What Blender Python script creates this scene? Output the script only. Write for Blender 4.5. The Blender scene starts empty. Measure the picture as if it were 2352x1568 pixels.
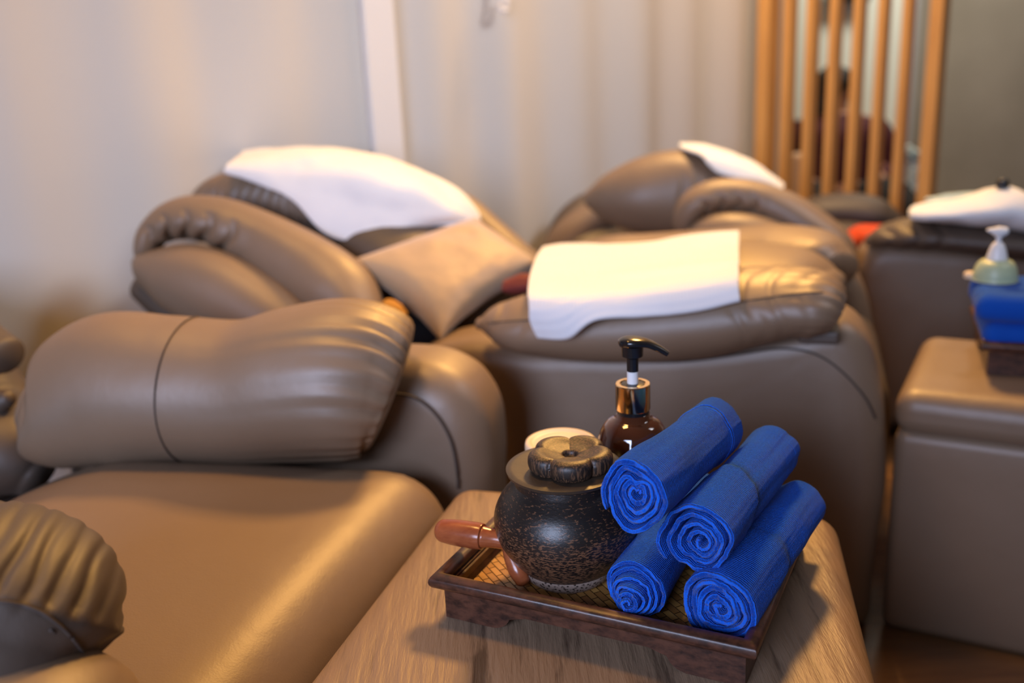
import bpy, bmesh, math, random
from math import sin, cos, pi, radians, sqrt, exp, atan2
from mathutils import Vector, Matrix, noise
from mathutils.bvhtree import BVHTree
random.seed(5)
SC = bpy.context.scene
COL = SC.collection
# ------------------------------------------------------------------ camera
F, PITCH, ROLL, H = 2300.0, radians(17), radians(-2.7), 1.0
fw = Vector((0, cos(PITCH), -sin(PITCH)))
_r0 = Vector((1, 0, 0)); _u0 = Vector((0, sin(PITCH), cos(PITCH)))
rt = _r0*cos(ROLL) + _u0*sin(ROLL)
up = -_r0*sin(ROLL) + _u0*cos(ROLL)
CAM = Vector((0, 0, H))
cd = bpy.data.cameras.new('camera')
cam = bpy.data.objects.new('camera', cd); COL.objects.link(cam)
cam.matrix_world = Matrix(((rt.x, up.x, -fw.x, 0), (rt.y, up.y, -fw.y, 0), (rt.z, up.z, -fw.z, H), (0, 0, 0, 1)))
cd.sensor_width = 36.0; cd.lens = F*36.0/2352.0
cd.clip_start = 0.02; cd.clip_end = 60
cd.dof.use_dof = True; cd.dof.focus_distance = 0.97; cd.dof.aperture_fstop = 2.8
SC.camera = cam
# ------------------------------------------------------------------ world, lights, exposure
W = bpy.data.worlds.new('world'); SC.world = W; W.use_nodes = True
bg = W.node_tree.nodes['Background']
bg.inputs[0].default_value = (1.0, 0.9, 0.82, 1); bg.inputs[1].default_value = 0.05
def area(name, loc, target, sx, sy, power, col):
    l = bpy.data.lights.new(name, 'AREA'); l.shape = 'RECTANGLE'; l.size = sx; l.size_y = sy
    l.energy = power; l.color = col
    o = bpy.data.objects.new(name, l); COL.objects.link(o); o.location = loc
    o.rotation_euler = (Vector(target)-Vector(loc)).to_track_quat('-Z', 'Y').to_euler()
    return o
def down(name, loc, target, sz, power, col, spread):
    o = area(name, loc, target, sz, sz, power, col); o.data.spread = radians(spread); return o
WARM = (1.0, 0.52, 0.14)
down('warm_downlight', (0.75, 3.2, 2.65), (0.15, 1.35, 0.4), 0.35, 17.5, WARM, 85)
down('warm_downlight_near', (-0.45, 1.55, 2.7), (-0.45, 1.35, 0.4), 0.35, 4.0, WARM, 80)
down('warm_downlight_far', (0.75, 3.0, 2.7), (1.1, 3.6, 1.0), 0.35, 12, (1.0, 0.66, 0.36), 100)
down('wall_washer', (2.0, 1.5, 2.6), (-0.35, 2.7, 1.1), 0.7, 7.6, (0.92, 0.93, 1.0), 78)
area('window_daylight', (-1.1, -1.3, 1.45), (-0.3, 1.4, 0.55), 1.2, 0.9, 14.5, (0.60, 0.70, 1.0)).data.spread = radians(85)
area('back_room_fill', (2.2, 4.6, 2.5), (1.9, 5.6, 0.9), 0.9, 0.5, 30, (1.0, 0.95, 0.8))  # added fill to brighten the pale door, no lamp seen there
SC.view_settings.view_transform = 'Standard'; SC.view_settings.look = 'None'
SC.view_settings.gamma = 1.0; SC.view_settings.use_curve_mapping = False
SC.view_settings.exposure = 0.45
# ------------------------------------------------------------------ helpers
def ray(px, py): return fw + rt*((px-1176)/F) - up*((py-784)/F)
def aY(px, py, Y):
    d = ray(px, py); return CAM + d*(Y/d.y)
def aZ(px, py, Z):
    d = ray(px, py); return CAM + d*((Z-H)/d.z)
def aP(px, py, P0, D):
    """hit of a sight line with the vertical plane through P0 along D"""
    n = Vector((-D[1], D[0], 0)); d = ray(px, py)
    t = (Vector((P0[0], P0[1], H))-CAM).dot(n)/d.dot(n)
    return CAM + d*t
def depth(P): return (P-CAM).dot(fw)
FAC = Vector((0.9589, -0.2837, 0)); ROW = Vector((0.2837, 0.9589, 0))
def empty(name, loc, label, cat, group=None, rz=0):
    o = bpy.data.objects.new(name, None); COL.objects.link(o); o.location = loc
    o.rotation_euler = (0, 0, rz); o.empty_display_size = 0.1
    tag(o, label, cat, group); return o
def tag(o, label=None, cat=None, group=None, kind=None):
    if label: o['label'] = label
    if cat: o['category'] = cat
    if group: o['group'] = group
    if kind: o['kind'] = kind
    return o
def mk(name, verts, faces, mat, parent=None, uv=None, smooth=True, angle=None):
    me = bpy.data.meshes.new(name)
    me.from_pydata([tuple(v) for v in verts], [], faces)
    if uv:
        l = me.uv_layers.new(name='uv')
        for poly in me.polygons:
            for li in poly.loop_indices:
                l.data[li].uv = uv[me.loops[li].vertex_index]
    bm = bmesh.new(); bm.from_mesh(me)
    bmesh.ops.recalc_face_normals(bm, faces=bm.faces); bm.to_mesh(me); bm.free()
    if smooth:
        me.polygons.foreach_set('use_smooth', [True]*len(me.polygons))
        if angle: me.set_sharp_from_angle(angle=radians(angle))
    me.materials.append(mat)
    o = bpy.data.objects.new(name, me); COL.objects.link(o)
    if parent:
        o.parent = parent
        bpy.context.view_layer.update()
        o.matrix_parent_inverse = parent.matrix_world.inverted()
    return o
def cr(p0, p1, p2, p3, t):
    return 0.5*((2*p1) + (p2-p0)*t + (2*p0-5*p1+4*p2-p3)*t*t + (3*p1-p0-3*p2+p3)*t*t*t)
def resample(rows, n):
    """Catmull-Rom through rows of number tuples, n samples, by chord of first three"""
    m = len(rows)
    L = [0]
    for i in range(1, m):
        L.append(L[-1] + sqrt(sum((rows[i][k]-rows[i-1][k])**2 for k in range(3)))+1e-9)
    out = []
    for j in range(n):
        s = L[-1]*j/(n-1); i = 0
        while i < m-2 and s > L[i+1]: i += 1
        t = (s-L[i])/(L[i+1]-L[i])
        a = rows[max(i-1, 0)]; b = rows[i]; c = rows[i+1]; d = rows[min(i+2, m-1)]
        out.append(tuple(cr(a[k], b[k], c[k], d[k], t) for k in range(len(b))))
    return out, L[-1]
def loft(name, st, mat, parent=None, n=70, m=48, cap=0.02, cap0=None, disp=None, ex=1.0, D=(0.15, 1, 0), world=False, fr=None):
    """soft roll: stations (px,py,Y,half height px,half depth m) or world (x,y,z,rv,ru)"""
    rows = []
    for s in st:
        if world: rows.append(tuple(s))
        else:
            P = aY(s[0], s[1], s[2]); rows.append((P.x, P.y, P.z, s[3]*depth(P)/F, s[4]))
    R, L = resample(rows, n)
    P = [Vector(q[:3]) for q in R]
    rings = []
    Dv = Vector(D).normalized()
    def ring(c, T, rv, ru, s):
        U = (Dv - T*Dv.dot(T)).normalized(); V = T.cross(U)
        if V.z < 0: V = -V
        out = []
        for k in range(m):
            a = 2*pi*k/m
            ca, sa = cos(a), sin(a)
            ca = math.copysign(abs(ca)**ex, ca); sa = math.copysign(abs(sa)**ex, sa)
            d = 0
            if disp: d = disp(s, L, a)
            q = c + V*(sa*(max(rv, 0.0005)+d)) + U*(ca*(max(ru, 0.0005)+d))
            out.append(q)
        return out
    c0 = cap if cap0 is None else cap0
    T0 = (P[1]-P[0]).normalized(); T1 = (P[-1]-P[-2]).normalized()
    K = 9
    for k in range(K, 0, -1):
        a = pi/2*k/K*0.985
        rings.append(ring(P[0]-T0*c0*sin(a), T0, R[0][3]*cos(a), R[0][4]*cos(a), 0))
    for i in range(n):
        T = (P[min(i+1, n-1)]-P[max(i-1, 0)]).normalized()
        rings.append(ring(P[i], T, R[i][3], R[i][4], L*i/(n-1)))
    for k in range(1, K+1):
        a = pi/2*k/K*0.985
        rings.append(ring(P[-1]+T1*cap*sin(a), T1, R[-1][3]*cos(a), R[-1][4]*cos(a), L))
    V = [q for r in rings for q in r]; FA = []
    for i in range(len(rings)-1):
        for k in range(m):
            a = i*m+k; b = i*m+(k+1) % m
            FA.append((a, b, b+m, a+m))
    FA.append(tuple(range(m))); FA.append(tuple(range((len(rings)-1)*m, len(rings)*m)))
    return mk(name, V, FA, mat, parent)
def rbox(name, corners, z0, z1, r, mat, parent=None, dome=0.0, n=24, disp=None, rz=None):
    """soft-edged block on four xy corners (a,b,c,d round the outline)"""
    c = [Vector((q[0], q[1], 0)) for q in corners]
    a = ((c[1]-c[0]).length+(c[2]-c[3]).length)/4; b = ((c[3]-c[0]).length+(c[2]-c[1]).length)/4
    h = (z1-z0)/2; r = min(r, a, b); rzz = min(rz or r, h)
    def lin(s, rr):
        rf = rr/s; out = [-1+rf*(1-cos(pi/2*k/6)) for k in range(6)]
        mid = [-1+rf+(2-2*rf)*k/n for k in range(n+1)]
        return out + mid + [-q for q in reversed(out)]
    gu, gv, gw = lin(a, r), lin(b, r), lin(h, rzz)
    idx = {}; V = []
    def vert(u, v, w):
        key = (round(u, 5), round(v, 5), round(w, 5))
        if key in idx: return idx[key]
        p = Vector((u*a, v*b, w*h))
        i = Vector((max(-(a-r), min(a-r, p.x)), max(-(b-r), min(b-r, p.y)), max(-(h-rzz), min(h-rzz, p.z))))
        d = Vector(((p.x-i.x)/r, (p.y-i.y)/r, (p.z-i.z)/rzz))
        l = d.length
        if l > 1e-6: d = d/l
        if max(abs(u), abs(v), abs(w)) > 0.9999 and l > 1e-6:
            p = Vector((i.x+d.x*r, i.y+d.y*r, i.z+d.z*rzz))
        uu, vv = p.x/a, p.y/b
        q = (c[0]*(1-uu)*(1-vv)+c[1]*(1+uu)*(1-vv)+c[2]*(1+uu)*(1+vv)+c[3]*(1-uu)*(1+vv))/4
        z = z0+h+p.z + (dome*(1-uu*uu)*(1-vv*vv) if w > 0 else 0)*max(0, p.z/h)
        q = Vector((q.x, q.y, z))
        if disp: q = q + disp(uu, vv, p.z/h)
        idx[key] = len(V); V.append(q); return idx[key]
    FA = []
    def side(g1, g2, f):
        for i in range(len(g1)-1):
            for j in range(len(g2)-1):
                FA.append((vert(*f(g1[i], g2[j])), vert(*f(g1[i+1], g2[j])), vert(*f(g1[i+1], g2[j+1])), vert(*f(g1[i], g2[j+1]))))
    for s in (-1, 1):
        side(gu, gv, lambda p, q: (p, q, s)); side(gu, gw, lambda p, q: (p, s, q)); side(gv, gw, lambda p, q: (s, p, q))
    FA = [f for f in FA if len(set(f)) == 4]
    return mk(name, V, FA, mat, parent)
def slab(name, outline, thick, mat, parent=None, bevel=0.03, seg=5, smoothN=6, close=True):
    """a panel: outline (world points, closed) given depth by vector thick; outline is rounded"""
    pts = []
    for i in range(len(outline)):
        a, b = outline[i], outline[(i+1) % len(outline)]
        k = max(1, int((b-a).length/0.07))
        pts += [a.lerp(b, q/k) for q in range(k)]
    n = len(pts); P = []
    for i in range(n):
        a, b, c, d = pts[i-1], pts[i], pts[(i+1) % n], pts[(i+2) % n]
        for k in range(smoothN):
            t = k/smoothN
            P.append(cr(a, b, c, d, t) if smoothN > 1 else b)
    N = len(P); cen = sum(P, Vector())/N
    th = thick.length; td = thick.normalized()
    nrm = td
    layers = []
    def inset(d):
        out = []
        for i in range(N):
            t = (P[(i+1) % N]-P[i-1]).normalized(); o = t.cross(nrm)
            out.append(P[i]+o*d)
        return out
    # orientation test
    test = (P[1]-P[-1]).normalized().cross(nrm)
    sgn = -1 if (P[0]+test*0.01-cen).length > (P[0]-cen).length else 1
    for k in range(seg+1):
        a = pi/2*k/seg
        layers.append([q+td*bevel*(1-cos(a)) for q in inset(sgn*bevel*(1-sin(a)))])
    for k in range(seg+1):
        a = pi/2*(1-k/seg)
        layers.append([q+td*(th-bevel*(1-cos(a))) for q in inset(sgn*bevel*(1-sin(a)))])
    V = [q for l in layers for q in l]; FA = []
    for i in range(len(layers)-1):
        for k in range(N):
            FA.append((i*N+k, i*N+(k+1) % N, (i+1)*N+(k+1) % N, (i+1)*N+k))
    FA.append(tuple(range(N))); FA.append(tuple(range((len(layers)-1)*N, len(layers)*N)))
    return mk(name, V, FA, mat, parent, angle=40)
def tube(name, pts, r, mat, parent=None, n=None, m=8):
    n = n or len(pts)*6
    rows = [(p[0], p[1], p[2], r, r) for p in pts]
    return loft(name, rows, mat, parent, n=n, m=m, cap=r, world=True, D=(0.31, 0.9, 0.2))
def lathe(name, prof, mat, parent=None, m=64, loc=(0, 0, 0), sub=4, angle=35, disp=None, smoothp=True):
    rows = [(p[0], 0, p[1]) for p in prof]
    R = resample(rows, len(prof)*sub)[0] if smoothp else rows
    V = []; FA = []
    for q in R:
        for k in range(m):
            a = 2*pi*k/m; r = max(q[0], 1e-5); z = q[2]
            if disp: r, z = disp(r, z, a)
            V.append((loc[0]+r*cos(a), loc[1]+r*sin(a), loc[2]+z))
    for i in range(len(R)-1):
        for k in range(m):
            FA.append((i*m+k, i*m+(k+1) % m, (i+1)*m+(k+1) % m, (i+1)*m+k))
    FA.append(tuple(range(m))); FA.append(tuple(range((len(R)-1)*m, len(R)*m)))
    return mk(name, V, FA, mat, parent, angle=angle)
def box(name, c, ex, ey, ez, mat, parent=None, ax=(1, 0, 0), bevel=0.0):
    ax = Vector(ax).normalized(); ay = Vector((-ax.y, ax.x, 0)); az = Vector((0, 0, 1)); c = Vector(c)
    V = [c+ax*(i*ex/2)+ay*(j*ey/2)+az*(k*ez/2) for i in (-1, 1) for j in (-1, 1) for k in (-1, 1)]
    FA = [(0, 1, 3, 2), (4, 6, 7, 5), (0, 4, 5, 1), (2, 3, 7, 6), (0, 2, 6, 4), (1, 5, 7, 3)]
    o = mk(name, V, FA, mat, parent, smooth=False)
    if bevel:
        b = o.modifiers.new('bevel', 'BEVEL'); b.width = bevel; b.segments = 3
    return o
def cloth(name, rows, mat, parent=None, nu=60, nv=44, thick=0.006, avoid=(), margin=0.004, wob=0.0, world=False, disp=None, fringe=0.0):
    """cloth through rows of control points (px,py,Y)"""
    G = []
    for row in rows:
        pts = [tuple(p) if world else tuple(aY(*p)) for p in row]
        G.append(resample(pts, nu)[0])
    cols = [resample([G[r][i] for r in range(len(rows))], nv)[0] for i in range(nu)]
    trees = []
    for o in avoid:
        me = o.data
        mw = o.matrix_world if not o.parent else o.parent.matrix_world @ o.matrix_parent_inverse @ o.matrix_basis
        trees.append(BVHTree.FromPolygons([mw @ v.co for v in me.vertices], [tuple(p.vertices) for p in me.polygons]))
    pts = [[Vector(cols[i][j]) for i in range(nu)] for j in range(nv)]
    for j in range(nv):
        for i in range(nu):
            q = pts[j][i]
            if wob:
                nn = noise.noise(q*14)*wob + noise.noise(q*31)*wob*0.4
                q = q + Vector((0, -nn, nn))
            if disp: q = q + disp(i/(nu-1), j/(nv-1))
            for it in range(3):
                for tr in trees:
                    co, nor, ix, dist = tr.find_nearest(q)
                    sd = (q-co).dot(nor)
                    if sd < margin and dist < 0.12: q = co + nor*margin
            pts[j][i] = q
    for it in range(2):       # relax
        new = [[p.copy() for p in r] for r in pts]
        for j in range(1, nv-1):
            for i in range(1, nu-1):
                new[j][i] = pts[j][i]*0.5 + (pts[j-1][i]+pts[j+1][i]+pts[j][i-1]+pts[j][i+1])*0.125
        pts = new
    V = []; uv = []
    for j in range(nv):
        for i in range(nu):
            V.append(pts[j][i]); uv.append((i/(nu-1), j/(nv-1)))
    FA = [(j*nu+i, j*nu+i+1, (j+1)*nu+i+1, (j+1)*nu+i) for j in range(nv-1) for i in range(nu-1)]
    o = mk(name, V, FA, mat, parent, uv=uv)
    # make normals face the camera side, then thicken outward
    me = o.data
    s = sum((p.normal.dot(CAM-p.center) > 0) - (p.normal.dot(CAM-p.center) < 0) for p in me.polygons)
    if s < 0: me.flip_normals()
    md = o.modifiers.new('thickness', 'SOLIDIFY'); md.thickness = thick; md.offset = 1.0
    sb = o.modifiers.new('soft', 'SUBSURF'); sb.levels = 1; sb.render_levels = 1
    return o
def pillow(name, c, thick, mat, parent=None, n=40, pinch=0.06, nseed=0, wr=0.004):
    c = [Vector(q) for q in c]
    nr = (c[1]-c[0]).cross(c[3]-c[0]).normalized()
    if nr.dot(CAM-c[0]) < 0: nr = -nr
    cen = sum(c, Vector())/4
    V = []; FA = []
    for s in (1, -1):
        for j in range(n+1):
            for i in range(n+1):
                u = -cos(pi*i/n); v = -cos(pi*j/n)
                pu = u*(1-pinch*(1-v*v)*1.0*u*u); pv = v*(1-pinch*(1-u*u)*v*v)
                q = (c[0]*(1-pu)*(1-pv)+c[1]*(1+pu)*(1-pv)+c[2]*(1+pu)*(1+pv)+c[3]*(1-pu)*(1+pv))/4
                e = sqrt(max(0, 1-u*u))*sqrt(max(0, 1-v*v)); t = thick/2*e**0.75
                w = noise.noise(Vector((u*2.5+nseed, v*2.5, s)))*wr*e + noise.noise(Vector((u*7+nseed, v*7, s)))*wr*0.4*e
                V.append(q+nr*(s*t+w))
    m = n+1
    for s in (0, 1):
        o = s*m*m
        for j in range(n):
            for i in range(n):
                FA.append((o+j*m+i, o+j*m+i+1, o+(j+1)*m+i+1, o+(j+1)*m+i))
    ob = mk(name, V, FA, mat, parent)
    bm = bmesh.new(); bm.from_mesh(ob.data); bmesh.ops.remove_doubles(bm, verts=bm.verts, dist=1e-5)
    bmesh.ops.recalc_face_normals(bm, faces=bm.faces); bm.to_mesh(ob.data); bm.free()
    return ob
def on_surface(o, pts, lift=0.0005):
    mw = o.parent.matrix_world @ o.matrix_parent_inverse @ o.matrix_basis
    tr = BVHTree.FromPolygons([mw @ v.co for v in o.data.vertices], [tuple(p.vertices) for p in o.data.polygons])
    R_, _L = resample([tuple(p) for p in pts], 40); out = []
    for p in R_:
        d = (Vector(p)-CAM).normalized(); h, n_, i_, t_ = tr.ray_cast(CAM, d)
        if h is None: h, n_, i_, t_ = tr.find_nearest(Vector(p))
        out.append(h+n_*lift)
    return out
# ------------------------------------------------------------------ materials
def M(name, col, rough=0.5, metal=0.0, spec=0.5, **kw):
    m = bpy.data.materials.new(name); m.use_nodes = True
    b = m.node_tree.nodes['Principled BSDF']
    b.inputs['Base Color'].default_value = (*col, 1); b.inputs['Roughness'].default_value = rough
    b.inputs['Metallic'].default_value = metal; b.inputs['Specular IOR Level'].default_value = spec
    for k, v in kw.items():
        b.inputs[k.replace('_', ' ')].default_value = v
    return m
def nodes(m): return m.node_tree.nodes, m.node_tree.links, m.node_tree.nodes['Principled BSDF']
def tex_noise(m, scale, detail=4, coord='Object', sc=(1, 1, 1), rough=0.5):
    N, L, b = nodes(m)
    tc = N.new('ShaderNodeTexCoord'); mp = N.new('ShaderNodeMapping'); mp.inputs['Scale'].default_value = sc
    L.new(tc.outputs[coord], mp.inputs[0])
    t = N.new('ShaderNodeTexNoise'); t.inputs['Scale'].default_value = scale; t.inputs['Detail'].default_value = detail
    t.inputs['Roughness'].default_value = rough
    L.new(mp.outputs[0], t.inputs['Vector']); return t.outputs['Fac']
def add_bump(m, fac, strength, dist, prev=None):
    N, L, b = nodes(m)
    bp = N.new('ShaderNodeBump'); bp.inputs['Strength'].default_value = strength; bp.inputs['Distance'].default_value = dist
    L.new(fac, bp.inputs['Height'])
    if prev: L.new(prev.outputs[0], bp.inputs['Normal'])
    L.new(bp.outputs[0], b.inputs['Normal']); return bp
def ramp_col(m, fac, stops):
    N, L, b = nodes(m)
    r = N.new('ShaderNodeValToRGB'); e = r.color_ramp.elements
    e[0].position, e[0].color = stops[0][0], (*stops[0][1], 1)
    e[1].position, e[1].color = stops[-1][0], (*stops[-1][1], 1)
    for s in stops[1:-1]:
        q = e.new(s[0]); q.color = (*s[1], 1)
    L.new(fac, r.inputs[0]); L.new(r.outputs[0], b.inputs['Base Color']); return r
def leather(name, col, rough=0.42):
    m = M(name, col, rough, spec=0.75)
    f = tex_noise(m, 3.0, 3)
    ramp_col(m, f, [(0.3, tuple(c*0.93 for c in col)), (0.7, tuple(c*1.07 for c in col))])
    b1 = add_bump(m, tex_noise(m, 420, 2), 0.25, 0.0006)
    add_bump(m, tex_noise(m, 16, 3), 0.22, 0.006, b1)
    return m
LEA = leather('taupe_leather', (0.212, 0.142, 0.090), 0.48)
LEAD = leather('shaded_taupe_leather', (0.075, 0.052, 0.037), 0.55)  # same taupe leather, shade put into the colour for the dim parts
OTT = leather('ottoman_leather', (0.235, 0.155, 0.10), 0.5)
N_, L_, b_ = nodes(OTT)
SEAM = M('seam_thread', (0.06, 0.042, 0.032), 0.7)
# creased top for the ottoman in front
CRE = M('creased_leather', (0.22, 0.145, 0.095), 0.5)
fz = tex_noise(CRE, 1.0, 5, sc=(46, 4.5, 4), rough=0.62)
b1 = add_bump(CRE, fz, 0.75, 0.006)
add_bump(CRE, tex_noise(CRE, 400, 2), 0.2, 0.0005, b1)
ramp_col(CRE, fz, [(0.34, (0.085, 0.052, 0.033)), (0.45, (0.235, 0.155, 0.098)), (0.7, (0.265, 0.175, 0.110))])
def terry(name, col, dark):
    m = M(name, col, 0.95, spec=0.1, Sheen_Weight=0.15, Sheen_Roughness=0.5)
    N, L, b = nodes(m)
    uv = N.new('ShaderNodeUVMap'); sp = N.new('ShaderNodeSeparateXYZ'); L.new(uv.outputs[0], sp.inputs[0])
    def mth(op, a, c=None):
        q = N.new('ShaderNodeMath'); q.operation = op
        if isinstance(a, (int, float)): q.inputs[0].default_value = a
        else: L.new(a, q.inputs[0])
        if c is not None:
            if isinstance(c, (int, float)): q.inputs[1].default_value = c
            else: L.new(c, q.inputs[1])
        return q.outputs[0]
    n1 = tex_noise(m, 25, 2)
    ph = mth('ADD', mth('MULTIPLY', sp.outputs[1], 2*pi/0.0027), mth('MULTIPLY', n1, 14))
    ph = mth('ADD', ph, mth('MULTIPLY', sp.outputs[0], 60))
    rib = mth('SINE', ph)
    n2 = tex_noise(m, 900, 3)
    hgt = mth('ADD', mth('MULTIPLY', rib, 0.8), mth('MULTIPLY', n2, 1.5))
    add_bump(m, hgt, 0.9, 0.0011)
    f = mth('ADD', mth('MULTIPLY', rib, 0.27), n2)
    ramp_col(m, f, [(0.25, dark), (0.75, col)])
    return m
BLUE = terry('blue_terry', (0.008, 0.150, 0.84), (0.003, 0.048, 0.33))
BLUE2 = M('blue_towel_cloth', (0.006, 0.07, 0.42), 0.95, spec=0.1, Sheen_Weight=0.1)
add_bump(BLUE2, tex_noise(BLUE2, 300, 3), 0.8, 0.002)
def waffle(name, col):
    m = M(name, col, 0.9, spec=0.15, Sheen_Weight=0.1)
    N, L, b = nodes(m)
    tc = N.new('ShaderNodeUVMap'); mp = N.new('ShaderNodeMapping'); mp.inputs['Scale'].default_value = (60, 36, 1)
    L.new(tc.outputs[0], mp.inputs[0]); c = N.new('ShaderNodeTexWave'); c.bands_direction = 'X'; c.inputs['Scale'].default_value = 0.33
    c2 = N.new('ShaderNodeTexWave'); c2.bands_direction = 'Y'; c2.inputs['Scale'].default_value = 0.33
    L.new(mp.outputs[0], c.inputs[0]); L.new(mp.outputs[0], c2.inputs[0])
    a = N.new('ShaderNodeMath'); a.operation = 'ADD'; L.new(c.outputs['Fac'], a.inputs[0]); L.new(c2.outputs['Fac'], a.inputs[1])
    add_bump(m, a.outputs[0], 0.35, 0.0015); return m
WHITE = waffle('white_waffle', (0.78, 0.80, 0.84))
WPL = M('white_cotton', (0.80, 0.82, 0.85), 0.9, spec=0.1); add_bump(WPL, tex_noise(WPL, 20, 4), 0.25, 0.008)
def wood(name, c1, c2, rough=0.35, sc=(6, 60, 60), scale=2.0):
    m = M(name, c1, rough, spec=0.5)
    f = tex_noise(m, scale, 6, sc=sc, rough=0.65)
    ramp_col(m, f, [(0.35, c2), (0.62, c1)]); add_bump(m, f, 0.25, 0.001); return m
TRAYW = wood('dark_tray_wood', (0.095, 0.036, 0.02), (0.022, 0.009, 0.006), 0.36, sc=(30, 30, 60))
POTW = M('black_palm_wood', (0.016, 0.012, 0.010), 0.36)
def _pot():
    f = tex_noise(POTW, 230, 3, sc=(1, 1, 2.6), rough=0.6); N, L, b = nodes(POTW)
    tc = N.new('ShaderNodeTexCoord'); sp = N.new('ShaderNodeSeparateXYZ'); L.new(tc.outputs['Object'], sp.inputs[0])
    mr = N.new('ShaderNodeMapRange'); mr.inputs['From Min'].default_value = 0.50; mr.inputs['From Max'].default_value = 0.545
    mr.inputs['To Min'].default_value = 0.0; mr.inputs['To Max'].default_value = -0.13; L.new(sp.outputs[2], mr.inputs[0])
    a = N.new('ShaderNodeMath'); a.operation = 'ADD'; L.new(f, a.inputs[0]); L.new(mr.outputs[0], a.inputs[1])
    ramp_col(POTW, a.outputs[0], [(0.46, (0.013, 0.010, 0.009)), (0.56, (0.15, 0.070, 0.036))])
    add_bump(POTW, f, 0.3, 0.0008)
_pot()
KNOBW = wood('palm_wood_knob', (0.018, 0.012, 0.009), (0.12, 0.062, 0.032), 0.45, sc=(60, 60, 8), scale=8)
for nd in nodes(KNOBW)[0]:
    if nd.type == 'VALTORGB':
        nd.color_ramp.elements[0].position = 0.40; nd.color_ramp.elements[1].position = 0.52
LIDW = wood('lid_wood', (0.05, 0.034, 0.022), (0.032, 0.022, 0.015), 0.42, sc=(30, 30, 30))
FOOTW = M('speckled_pot_foot', (0.12, 0.08, 0.06), 0.5)
v = nodes(FOOTW)[0].new('ShaderNodeTexVoronoi'); v.inputs['Scale'].default_value = 300
tc = nodes(FOOTW)[0].new('ShaderNodeTexCoord'); nodes(FOOTW)[1].new(tc.outputs['Object'], v.inputs['Vector'])
ramp_col(FOOTW, v.outputs['Distance'], [(0.2, (0.02, 0.014, 0.012)), (0.5, (0.42, 0.31, 0.25))])
REDW = wood('red_polished_wood', (0.36, 0.10, 0.035), (0.22, 0.05, 0.018), 0.22, sc=(8, 30, 30))
SLATW = wood('pine_slat_wood', (0.72, 0.37, 0.10), (0.60, 0.29, 0.075), 0.5, sc=(30, 30, 2))
AMBER = M('amber_glass', (0.07, 0.019, 0.008), 0.06, spec=0.6, Transmission_Weight=0.1, Coat_Weight=0.6)
GOLD = M('gold_metal', (0.95, 0.66, 0.36), 0.13, metal=1.0)
BLACK = M('black_plastic', (0.012, 0.011, 0.012), 0.2)
WHT = M('white_plastic', (0.80, 0.80, 0.80), 0.35)
GREENP = M('pale_green_plastic', (0.42, 0.50, 0.32), 0.4)
CREAM = M('cream_lid', (0.74, 0.60, 0.44), 0.45)
JARG = M('jar_glass', (0.45, 0.38, 0.31), 0.2)
BEIGE = M('beige_satin', (0.42, 0.29, 0.17), 0.55, spec=0.5, Sheen_Weight=0.4)
add_bump(BEIGE, tex_noise(BEIGE, 9, 3), 0.5, 0.012)
ORANGE = M('orange_cloth', (0.85, 0.085, 0.012), 0.8)
# woven cane
CANE = M('woven_cane', (0.3, 0.16, 0.05), 0.35)
N, L, b = nodes(CANE)
tc = N.new('ShaderNodeUVMap'); mp = N.new('ShaderNodeMapping'); mp.inputs['Scale'].default_value = (1, 1, 1)
mp.inputs['Rotation'].default_value = (0, 0, radians(38)); L.new(tc.outputs[0], mp.inputs[0])
br = N.new('ShaderNodeTexBrick'); br.inputs['Scale'].default_value = 52; br.inputs['Mortar Size'].default_value = 0.035
br.inputs['Brick Width'].default_value = 0.95; br.inputs['Row Height'].default_value = 0.42; br.inputs['Mortar Smooth'].default_value = 1.0
br.inputs['Color1'].default_value = (0.60, 0.32, 0.09, 1); br.inputs['Color2'].default_value = (0.30, 0.13, 0.035, 1); br.inputs['Mortar'].default_value = (0.02, 0.008, 0.004, 1)
L.new(mp.outputs[0], br.inputs['Vector']); L.new(br.outputs['Color'], b.inputs['Base Color'])
inv = N.new('ShaderNodeMath'); inv.operation = 'SUBTRACT'; inv.inputs[0].default_value = 1; L.new(br.outputs['Fac'], inv.inputs[1])
add_bump(CANE, inv.outputs[0], 1.0, 0.002)
CURT = M('curtain_cloth', (0.66, 0.63, 0.585), 0.9, spec=0.1); add_bump(CURT, tex_noise(CURT, 350, 2), 0.2, 0.0008)
WALLM = M('wall_paint', (0.62, 0.56, 0.50), 0.85, spec=0.2); add_bump(WALLM, tex_noise(WALLM, 60, 3), 0.15, 0.001)
PILM = M('white_trim_paint', (0.88, 0.84, 0.80), 0.7, spec=0.2)
GREYW = M('concrete_wall', (0.30, 0.26, 0.21), 0.8); ramp_col(GREYW, tex_noise(GREYW, 1.6, 5), [(0.3, (0.235, 0.205, 0.165)), (0.7, (0.34, 0.30, 0.25))])
FLOORM = wood('wood_floor', (0.20, 0.105, 0.045), (0.13, 0.065, 0.028), 0.35, sc=(2, 22, 1), scale=2)
CEILM = M('ceiling_paint', (0.75, 0.70, 0.64), 0.9)
# ------------------------------------------------------------------ the room
def S(o): o['kind'] = 'structure'; return o
S(box('floor', (0.5, 2.0, -0.05), 7.4, 8.2, 0.1, FLOORM))
S(box('ceiling', (0.5, 2.0, 2.85), 7.4, 8.2, 0.1, CEILM))
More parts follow.
